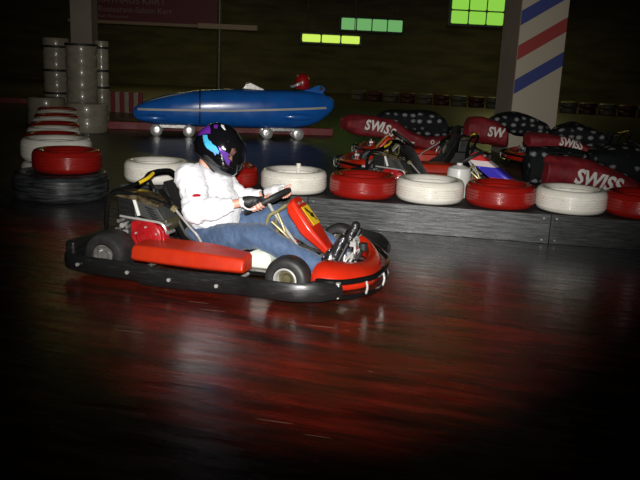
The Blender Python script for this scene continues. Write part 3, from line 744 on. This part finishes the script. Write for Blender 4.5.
# hands: near at angle -100deg (right hand), far at +60deg
def hand(a, wrist, sgn):
    """palm and five fingers closing round the rim; a = rim angle"""
    tn = (-wu*sin(a) + V((0, cos(a), 0))).normalized()*sgn   # along the rim, towards the thumb side
    rad = (rimpt(a)-wc).normalized()
    k0 = rimpt(a, .012, .026) - V((.02, 0, 0))
    palm = wrist.lerp(k0, .62)
    it = [('c', [wrist, palm, k0-tn*.0], [.026, .031, .022]), ('c', [palm+tn*.018, k0+tn*.026], [.022, .017]), ('c', [palm-tn*.018, k0-tn*.028], [.022, .015])]
    fing = []
    for i, (o_, ln, r_) in enumerate(((.034, 1.0, .0092), (.012, 1.08, .0096), (-.011, 1.0, .0092), (-.033, .82, .0082))):
        b = rimpt(a, .004, .027)+tn*o_
        p1 = rimpt(a, .027*ln, .014)+tn*o_; p2 = rimpt(a, .026*ln, -.014)+tn*o_; p3 = rimpt(a, .002, -.026*ln)+tn*o_
        fing.append(('c', [palm+tn*o_*.8, b, p1, p2, p3], [.012, r_*1.12, r_*1.03, r_*.98, r_*.88]))
    th = ('c', [palm+tn*.030, rimpt(a, -.026, .020)+tn*.052, rimpt(a, -.020, .022)+tn*.078, rimpt(a, -.006, .025)+tn*.098], [.015, .0115, .0108, .0092])
    return it, fing, th
wN = V((.738, -.185, .478)); wF = V((.735, .195, .478))
hN, fN, tN = hand(R(-92), wN, 1); hF, fF, tF = hand(R(62), wF, -1)
elN, elF = V((.460, -.290, .400)), V((.51, .255, .37)); shN, shF = V((.350, -.165, .590)), V((.350, .165, .590))
kneeN, kneeF = V((.860, -.215, .285)), V((.835, .185, .335))
ankN, ankF = V((1.270, -.225, .135)), V((1.255, .150, .165))
hipN, hipF = V((.42, -.10, .175)), V((.42, .10, .175))
toeN, toeF = V((1.365, -.18, .300)), V((1.345, .165, .315))
body_items = [('e', (.40, 0, .19), (.12, .15, .10), 0), ('c', [(.41, 0, .22), (.44, 0, .36), (.40, 0, .50)], [.12, .12, .12]), ('c', [(.37, -.11, .56), (.37, .11, .56)], [.085, .085]),
  ('c', [(.40, 0, .60), (.405, 0, .67), hx(-.015, 0, -.06)], [.070, .066, .062]),
  ('e', tuple(hx(.0, 0, .01)), (.098, .076, .115), TAU), ('e', tuple(hx(.045, 0, -.06)), (.055, .055, .045), TAU), ('c', [hx(.094, 0, .012), hx(.112, 0, -.022)], [.009, .013]),
  ('c', [hx(.090, -.018, -.062), hx(.090, .018, -.062)], [.010, .010]), ('e', tuple(hx(-.005, -.078, -.005)), (.018, .010, .03), TAU), ('e', tuple(hx(-.005, .078, -.005)), (.018, .010, .03), TAU),
  ('c', [hx(.086, -.045, .036), hx(.094, -.01, .034)], [.009, .008]), ('c', [hx(.086, .045, .036), hx(.094, .01, .034)], [.009, .008])]
for sh, el, wr, hip, kn, an, toe in ((shN, elN, wN, hipN, kneeN, ankN, toeN), (shF, elF, wF, hipF, kneeF, ankF, toeF)):
    body_items += [('c', [sh, el, wr], [.048, .038, .025]), ('c', [hip, kn, an], [.070, .050, .036]), ('c', [an, an.lerp(toe, .5), toe], [.034, .03, .022])]
body = organic('body', body_items+hN+hF+fN+fF+[tN, tF], M['skin'], per, .0042, 3, NL)
for s in (-1, 1):
    e = MB().lathe([(.012*sin(pi*k/10)+1e-4, .012*cos(pi*k/10)) for k in range(11)], hx(.083, s*.031, .016), 'X', 16, closed=False).build('eye', M['white_plastic'], per, loc=NL)
    MB().lathe([(.006*sin(pi*k/8)+1e-4, .004*cos(pi*k/8)) for k in range(9)], hx(.0945, s*.031, .015), 'X', 12, closed=False).build('iris', M['black_ink'], e)
# jeans
jean = [('e', (.40, 0, .205), (.155, .185, .105), R(-12)), ('e', (.50, 0, .245), (.12, .15, .085), 0)]
for hip, kn, an, s in ((hipN, kneeN, ankN, -1), (hipF, kneeF, ankF, 1)):
    jean += [('c', [hip, hip.lerp(kn, .5)+V((0, s*.01, .012)), kn, kn.lerp(an, .5)+V((0, 0, -.012)), an+V((-.01, 0, .005)), an+V((.025, 0, .0))], [.100, .093, .080, .073, .062, .060])]
def jf(co):
    return .005*noise.noise(V((co.x*8, co.y*8, co.z*10)))-.009*abs(noise.noise(V((co.x*22+co.z*16, co.y*9, co.z*9))))
jo = organic('jeans', jean, M['denim'], per, .0062, 7, NL, jf)
# sweatshirt
sw = [('e', (.425, 0, .345), (.190, .200, .135), R(6)), ('e', (.395, 0, .485), (.165, .205, .17), R(10)), ('c', [(.365, -.095, .567), (.365, .095, .567)], [.106, .106]),
      ('c', [(.36, 0, .57), (.365, 0, .610)], [.092, .070])]
for sh, el, wr, s in ((shN, elN, wN, -1), (shF, elF, wF, 1)):
    k1 = wr.lerp(el, .34); k2 = wr.lerp(el, .46)
    sw += [('c', [sh, sh.lerp(el, .5)+V((.015, 0, .0)), el+V((.0, 0, .01)), el.lerp(wr, .35)+V((0, 0, .006)), k2, k1], [.100, .090, .086, .078, .062, .048])]
sw += [('e', (.50, 0, .40), (.12, .17, .14), R(-20)), ('c', [(.37, -.12, .53), (.41, -.20, .47)], [.11, .09])]
def sf(co):
    near = 1.0
    return .008*noise.noise(V((co.x*6, co.y*6, co.z*8)))-.008*abs(noise.noise(V(((co.x-co.z)*30, co.y*12, (co.x+co.z)*8))))-.014*abs(noise.noise(V(((co.x+co.z*.6)*15, co.y*5, (co.z-co.x*.6)*7))))+.006*noise.noise(V(((co.x-co.z)*24, co.y*9, (co.z+co.x)*9)))
so = organic('sweatshirt', sw, M['sweat'], per, .0065, 26, NL, sf)
CO = MB().tube([V((.318+.07*(1-cos(a))+.055, .072*sin(a), .646-.034*(1-cos(a))))-V((.055, 0, -.0)) for a in [2*pi*i/16 for i in range(16)]], .014, 8, closed=True).build('collar', M['sweat'], so)
for wr, el in ((wN, elN), (wF, elF)):
    MB().tube([wr.lerp(el, .24), wr.lerp(el, .40)], [.041, .050], 16, smooth=False).build('cuff', M['sweat'], so)
decal('sleeve_print', [(.448, .505), (.456, .516), (.474, .519), (.492, .512), (.490, .503), (.468, .500)], so, M['fan_red'], so)
# gloves: palm and knuckles
def glove(items, fing, th, wrist, el, mat, name, band):
    g_ = []
    for q in items: g_.append(('c', q[1], [r_+.0075 for r_ in q[2]]))
    for q in fing: g_.append(('c', q[1][:3], [r_+.003 for r_ in q[2][:3]]))
    g_.append(('c', th[1][:2], [r_+.003 for r_ in th[2][:2]]))
    w2 = wrist+(el-wrist).normalized()*.012; g_.append(('c', [w2, wrist], [.029, .030]))
    go = organic(name, g_, M[mat], per, .0042, 3, NL)
    d = (el-wrist).normalized()
    MB().tube([wrist+d*.004, wrist+d*.026], .0325, 18, smooth=False).build('wrist_band', M[band], go)
    return go
gN = glove(hN, fN, tN, wN, elN, 'glove', 'glove', 'white_glove')
pm = hN[0][1][1]
MB().tube([wN+V((.005, -.031, .012)), wN+V((.005, -.036, -.015)), wN+V((.030, -.038, -.034)), wN+V((.065, -.036, -.036)), wN+V((.09, -.03, -.026))], .0055, 8).build('piping', M['white_glove'], gN)
glove(hF, fF, tF, wF, elF, 'white_glove', 'glove', 'glove')
# boots
for an, toe, s in ((ankN, toeN, -1), (ankF, toeF, 1)):
    d = (toe-an).normalized(); heel = an+V((.02, 0, -.045))
    bo = organic('boot', [('c', [an+V((-.005, 0, .02)), an+V((.015, 0, 0)), heel], [.047, .050, .038]), ('c', [heel, heel.lerp(toe, .35), heel.lerp(toe, .72), toe+V((.01, 0, .015))], [.036, .040, .040, .030]),
        ('c', [an+V((.02, 0, 0)), an.lerp(toe, .5)+V((-.005, 0, 0))], [.046, .038])], M['boot'], per, .0055, 3, NL, lambda co: .0025*noise.noise(co*45))
    q0, q1 = heel+V((.034, 0, -.018)), toe+V((.045, 0, .0)); nn_ = V((d.z, 0, -d.x))
    rings = []
    for k in range(9):
        u = k/8; c2 = q0.lerp(q1, u); hw = .030+.014*sin(pi*min(1, u*1.1))
        if k in (0, 8): hw *= .7
        rings.append([c2+V((0, -hw, 0))-nn_*.006, c2+V((0, hw, 0))-nn_*.006, c2+V((0, hw, 0))+nn_*.008, c2+V((0, -hw, 0))+nn_*.008])
    MB().loft(rings).build('sole', M['black_matt'], bo, bevel=.004)
    for k in range(5):
        c2 = an.lerp(toe, .22+.13*k)-nn_*(.037-.002*k)
        MB().tube([c2+V((0, -.028, 0))+nn_*.006, c2-nn_*.002, c2+V((0, .028, 0))+nn_*.006], .0028, 6).build('lace', M['silver_ink' if k % 2 else 'black_tube'], bo)
# helmet
def hrad(az, el):
    dx, dy, dz = cos(el)*cos(az), cos(el)*sin(az), sin(el)
    rx = .162 if dx < 0 else .168; ry = .132; rz = .155 if dz > 0 else .158
    r_ = 1/math.sqrt((dx/rx)**2+(dy/ry)**2+(dz/rz)**2)
    fr = max(0, dx)
    ch = math.exp(-((el+.42)/.42)**2)*fr**2*.040     # chin bar
    bk = math.exp(-((el+.55)/.35)**2)*max(0, -dx)**2*.012
    return r_+ch+bk
NA, NE = 96, 64
bm = bmesh.new(); grid = {}
E1 = pi/2
def e0(az): return -R(39)-R(15)*max(0, cos(az))**1.5-R(2)*max(0, -cos(az))
for i in range(NA):
    az = 2*pi*i/NA
    for j in range(NE+1):
        el = e0(az)+(E1-.001-e0(az))*j/NE; r_ = hrad(az, el)
        grid[i, j] = bm.verts.new(hx(r_*cos(el)*cos(az), r_*cos(el)*sin(az), r_*sin(el)))
def port(az, el):
    a = abs((az+pi) % (2*pi)-pi)
    lo, hi = R(4), R(42)
    lim = R(42)
    return a < lim and lo + .12*(a/lim)**2 < el < hi - .14*(a/lim)**2
vis_f = []
for i in range(NA):
    for j in range(NE):
        az = 2*pi*(i+.5)/NA; el = e0(az)+(E1-e0(az))*(j+.5)/NE
        if port(az, el): continue
        bm.faces.new((grid[i, j], grid[(i+1) % NA, j], grid[(i+1) % NA, j+1], grid[i, j+1]))
bmesh.ops.delete(bm, geom=[v for v in bm.verts if not v.link_faces], context='VERTS')
bmesh.ops.remove_doubles(bm, verts=bm.verts, dist=2e-4)
me = bpy.data.meshes.new('helmet'); bm.to_mesh(me); bm.free(); me.materials.append(M['helmet'])
me.polygons.foreach_set('use_smooth', [True]*len(me.polygons))
hel = bpy.data.objects.new('helmet', me); COL.objects.link(hel); hel.parent = per; hel.location = NL
MBv = MB(); rings = []
for i in range(33):
    az = R(-66)+R(132)*i/32
    rings.append([hx(k*cos(el)*cos(az), k*cos(el)*sin(az), k*sin(el)) for el in [R(-4)+R(52)*j/8 for j in range(9)] for k in (hrad(az, el)+.012*cos(az)**2+.004,)])
vs = [q for r_ in rings for q in r_]; MBv.add(vs, [(i*9+j, i*9+j+1, (i+1)*9+j+1, (i+1)*9+j) for i in range(32) for j in range(8)])
vz = MBv.build('visor', M['visor'], hel); md = vz.modifiers.new('s', 'SOLIDIFY'); md.thickness = .002
PAD = MB()
ring = [hx((hrad(a, e0(a))-.006)*cos(e0(a))*cos(a), (hrad(a, e0(a))-.006)*cos(e0(a))*sin(a), (hrad(a, e0(a)))*sin(e0(a))+.004) for a in [2*pi*i/32 for i in range(32)]]
PAD.tube(ring, .011, 10, closed=True, smooth=False).build('neck_roll', M['helmet_pad'], hel)
K8 = lambda pts: [(round(a, 4), round(b, 4)) for a, b in pts]
# graphics and one painted highlight, side view outline in kart x,z at the near flank
def hp_(px, py):   # photo measurements turned into the flank plane y=-.11
    n = V((-sin(KR), cos(KR), 0)); o_ = V((KX, KY, 0)); d = ray(px, py); C0 = V((0, 0, H))
    t_ = (-.10-(C0-o_).dot(n))/d.dot(n); q = C0+d*t_-o_
    return (q.x*cos(KR)+q.y*sin(KR), q.z)
G8 = lambda L_: [hp_(180+x/8, 110+y/8) for x, y in L_]
decal('rear_flash', G8([(124, 190), (150, 150), (200, 120), (232, 150), (215, 160), (250, 188), (205, 188), (165, 202), (130, 208)]), hel, M['purple'], hel)
decal('cyan_flash', G8([(183, 200), (222, 198), (232, 222), (245, 240), (262, 248), (275, 268), (300, 285), (312, 300), (330, 335), (318, 330), (322, 352), (308, 342), (300, 362), (285, 335), (268, 325), (232, 300), (212, 272), (215, 262), (198, 246), (206, 238), (190, 222), (200, 218)]), hel, M['cyan'], hel)
decal('violet_flash', G8([(318, 284), (345, 312), (372, 335), (396, 352), (400, 395), (384, 448), (372, 425), (360, 395), (350, 372), (338, 350), (330, 318)]), hel, M['violet'], hel)
decal('pale_edge', G8([(338, 348), (346, 352), (354, 404), (348, 402), (342, 375)]), hel, M['silver_ink'], hel, off=.002)
decal('pale_edge', G8([(235, 106), (270, 102), (292, 110), (312, 130), (342, 162), (336, 164), (304, 138), (286, 118), (262, 108)]), hel, M['silver_ink'], hel, off=.002)  # highlight streak over the crown, laid on as a silver decal
decal('navy_flash', G8([(300, 90), (345, 100), (385, 125), (415, 165), (430, 205), (405, 190), (380, 150), (350, 125), (318, 110)]), hel, M['navy'], hel)
decal('plum_flash', G8([(240, 122), (272, 122), (285, 150), (262, 148)]), hel, M['purple'], hel)

# ------------------------------------------------------------------ parked karts
P2 = empty('go_kart', (1.78, 9.42, 0), R(183), 'parked kart with red fairing and yellow sticker behind the centre red tyre', 'kart', 'karts parked behind the barrier')
make_kart(P2)
m = newmat('tricolour_fairing', (.6, .02, .01), .2, 0, .4); p = m.node_tree.nodes['Principled BSDF']
sx = N(m, 'ShaderNodeSeparateXYZ'); L(m, coords(m), sx.inputs[0])
L(m, ramp(m, sx.outputs[2], [(0, (.60, .03, .01)), (.30, (.05, .04, .48)), (.385, (.7, .6, .6)), (.43, (.55, .03, .03))], 'CONSTANT'), p.inputs['Base Color'])
P3 = empty('go_kart', (.70, 7.86, 0), R(-27), 'parked kart with red, white and blue fairing and a silver steering shaft', 'kart', 'karts parked behind the barrier')
make_kart(P3, {'mat': m})
for ch in P3.children:
    if ch.name.startswith('steering_fairing'):
        ch.scale = (2.1, .8, 1.12); ch.location = (1.02-1.005*2.1-.12, 0, -.02)
q = at(459, 173, 7.30); q = P3.matrix_basis.inverted() @ V((q.x, 7.30, .075))
cn = MB().lathe([(.001, 0), (.10, 0), (.112, .02), (.115, .28), (.105, .32), (.05, .345), (.03, .35), (.001, .35)], n=28, closed=False).build('fuel_canister', M['white_plastic'], P3, loc=q)
MB().disc(.028, .35, .37).build('canister_cap', M['white_plastic'], cn)
for (x, y, rz, lab) in ((2.05, 10.97, R(180), 'dark parked kart under the long SWISS cover behind the red fairing'), (4.25, 11.05, R(180), 'dark parked kart under the cover nearest the striped pillar'), (4.38, 8.0, R(180), 'dark parked kart under the large SWISS cover at the right edge'), (4.75, 9.52, R(180), 'dark parked kart under the half hidden SWISS cover at the right')):
    k_ = copy_tree(P2); k_.location = (x, y, 0); k_.rotation_euler.z = rz; k_['label'] = lab

# ------------------------------------------------------------------ covers on karts
def cover(D, red, blk, label, text, tx, yaw=0., parts2=None):
    """red, blk: lists of (px, ylow, yhigh, depth) outline columns of the draped cloth, turned to metres at distance D"""
    mid = at(red[len(red)//2][0], red[len(red)//2][1], D); lumps = []
    t = empty('kart_cover', (mid.x, D, .30), 0, label, 'cover', 'red and black covers on the parked karts')
    def lump(cols, name, mat, yo):
        cols2 = []
        for i in range(len(cols)-1):
            for k in range(5):
                u = k/5; cols2.append([a*(1-u)+b*u for a, b in zip(cols[i], cols[i+1])])
        cols2.append(list(cols[-1])); rings = []
        for i, (px, yl, yh, dp) in enumerate(cols2):
            lo, hi = at(px, yl, D), at(px, yh, D); lo -= t.location; hi -= t.location
            zc, hz = (lo.z+hi.z)/2, (hi.z-lo.z)/2; e = min(1, .25+min(i, len(cols2)-1-i)*.25); ring = []
            for j in range(32):
                a = 2*pi*j/32; cx, cz = cos(a), sin(a); q_ = V((lo.x*4+D, cx*1.2, cz*1.2+D)); q2 = V((lo.x*14+cz*3, cx*2.5+D, lo.x*6-cz*2))
                nn2 = .035*noise.noise(q_)-.030*abs(noise.noise(q2)); x_, z_ = math.copysign(abs(cx)**.65, cx), math.copysign(abs(cz)**.75, cz)
                ring.append(V((lo.x+.02*noise.noise(q2), yo+dp/2-(dp/2*e+nn2)*x_, zc+(hz*(.6+.4*e)+nn2*.6)*z_)))
            rings.append(ring)
        return MB().loft(rings).build(name, mat, t, ang=70, sub=1)
    r_ = lump(red, 'red_cloth', M['red_cloth'], 0.)
    for b in blk: lump(b, 'patterned_cloth', M['check_cloth'], .10)
    for (body_, px, py, hpx, slope, yo) in text:
        q = at(px, py, D)-t.location; sz = hpx*D/F*1.42
        mt = Matrix.Translation((q.x, -.035+yo, q.z)) @ Matrix.Rotation(slope, 4, 'Y') @ Matrix.Rotation(pi/2, 4, 'X') @ Matrix.Scale(tx, 4, (1, 0, 0))
        tx_ = text_mesh('lettering', body_, sz, M['white_ink'], r_, mt, ext=0, shear=.14, bold=sz*.035)
        bm = bmesh.new(); bm.from_mesh(tx_.data)
        for _ in range(2): bmesh.ops.subdivide_edges(bm, edges=[e_ for e_ in bm.edges if e_.calc_length() > .03], cuts=1); bmesh.ops.triangulate(bm, faces=bm.faces[:])
        bm.to_mesh(tx_.data); bm.free()
        bv = BVHTree.FromPolygons([v.co.copy() for v in r_.data.vertices], [tuple(p_.vertices) for p_ in r_.data.polygons])
        for v in tx_.data.vertices:
            ht = bv.ray_cast(V((v.co.x, -3, v.co.z)), V((0, 1, 0)))
            v.co.y = (ht[0].y if ht[0] is not None else v.co.y) - .012
    return t
cover(10.5, [(340, 131, 117, .3), (352, 135, 115, .42), (375, 138.5, 116, .45), (395, 144, 121, .45), (410, 148, 131, .42), (425, 150.5, 138, .4), (442, 152, 137, .4), (453, 150, 134, .3), (457, 146, 138, .2)],
      [[(376, 122, 116, .3), (386, 126, 112, .5), (402, 134, 110.5, .6), (420, 139, 111, .6), (436, 140, 113, .5), (446, 139, 120, .4), (452, 137, 128, .3)]],
      'long red cover lettered SWISS with black patterned cloth, behind the red kart fairing', [('S', 364.5, 129, 9.5, R(6), 0), ('W', 369.8, 129.5, 9.5, R(8), 0), ('I', 380, 131.3, 9.5, R(12), 0), ('S', 383, 132.5, 9.3, R(20), 0), ('S', 388, 135, 8.5, R(26), 0), ('M', 394.5, 140, 5.5, R(30), 0), ('ill Power', 400.5, 142.5, 3.4, R(5), 0), ('O', 430, 144, 4.2, R(5), 0)], .80)
cover(10.6, [(465, 138, 122, .3), (470, 143, 118, .45), (482, 145, 117, .5), (495, 147, 120, .45), (504, 148, 126, .4), (510, 148, 138, .3)],
      [[(492, 124, 118, .3), (505, 130, 115, .6), (520, 138, 113, .7), (535, 140, 117, .6), (548, 142, 123, .6), (556, 140, 130, .4)]],
      'red cover lettered SW with black patterned heap, before the striped pillar', [('SW', 487, 135.5, 9, R(5), 0), ('.', 501, 136.5, 6, R(5), 0)], .85)
cover(9.0, [(527, 146, 134, .3), (532, 151, 132.5, .4), (550, 153, 134, .45), (570, 155.5, 137, .45), (590, 158, 146, .45), (605, 161, 149, .4), (612, 161, 152, .3)],
      [[(556, 138, 132, .3), (570, 142, 126, .5), (585, 148, 125, .6), (598, 151, 129, .6), (608, 152, 136, .5), (615, 151, 143, .3)]],
      'red cover with SWISS half hidden under black patterned cloth, right of the pillar', [('SWISS', 558.5, 144.5, 8.0, R(10), 0)], .80)
cover(7.65, [(543, 187, 157, .3), (548, 189, 156, .45), (570, 192, 158, .5), (590, 194, 161, .5), (612, 196, 168, .5), (630, 199, 178, .5), (650, 202, 186, .4)],
      [[(596, 163, 156, .3), (606, 170, 152, .5), (620, 180, 149, .7), (640, 190, 149, .7), (660, 196, 153, .6), (675, 196, 165, .4)],
       [(529, 189, 154, .3), (533, 189, 150, .4), (545, 189, 149.5, .4), (550, 186, 151, .35)], [(540, 160, 150, .4), (560, 158, 150, .45), (580, 160, 151.5, .45), (600, 164, 155, .4)]],
      'large red cover lettered SWISS behind the white tyre at the right edge', [('SWISS', 573, 182, 14.5, R(11), 0)], .88)
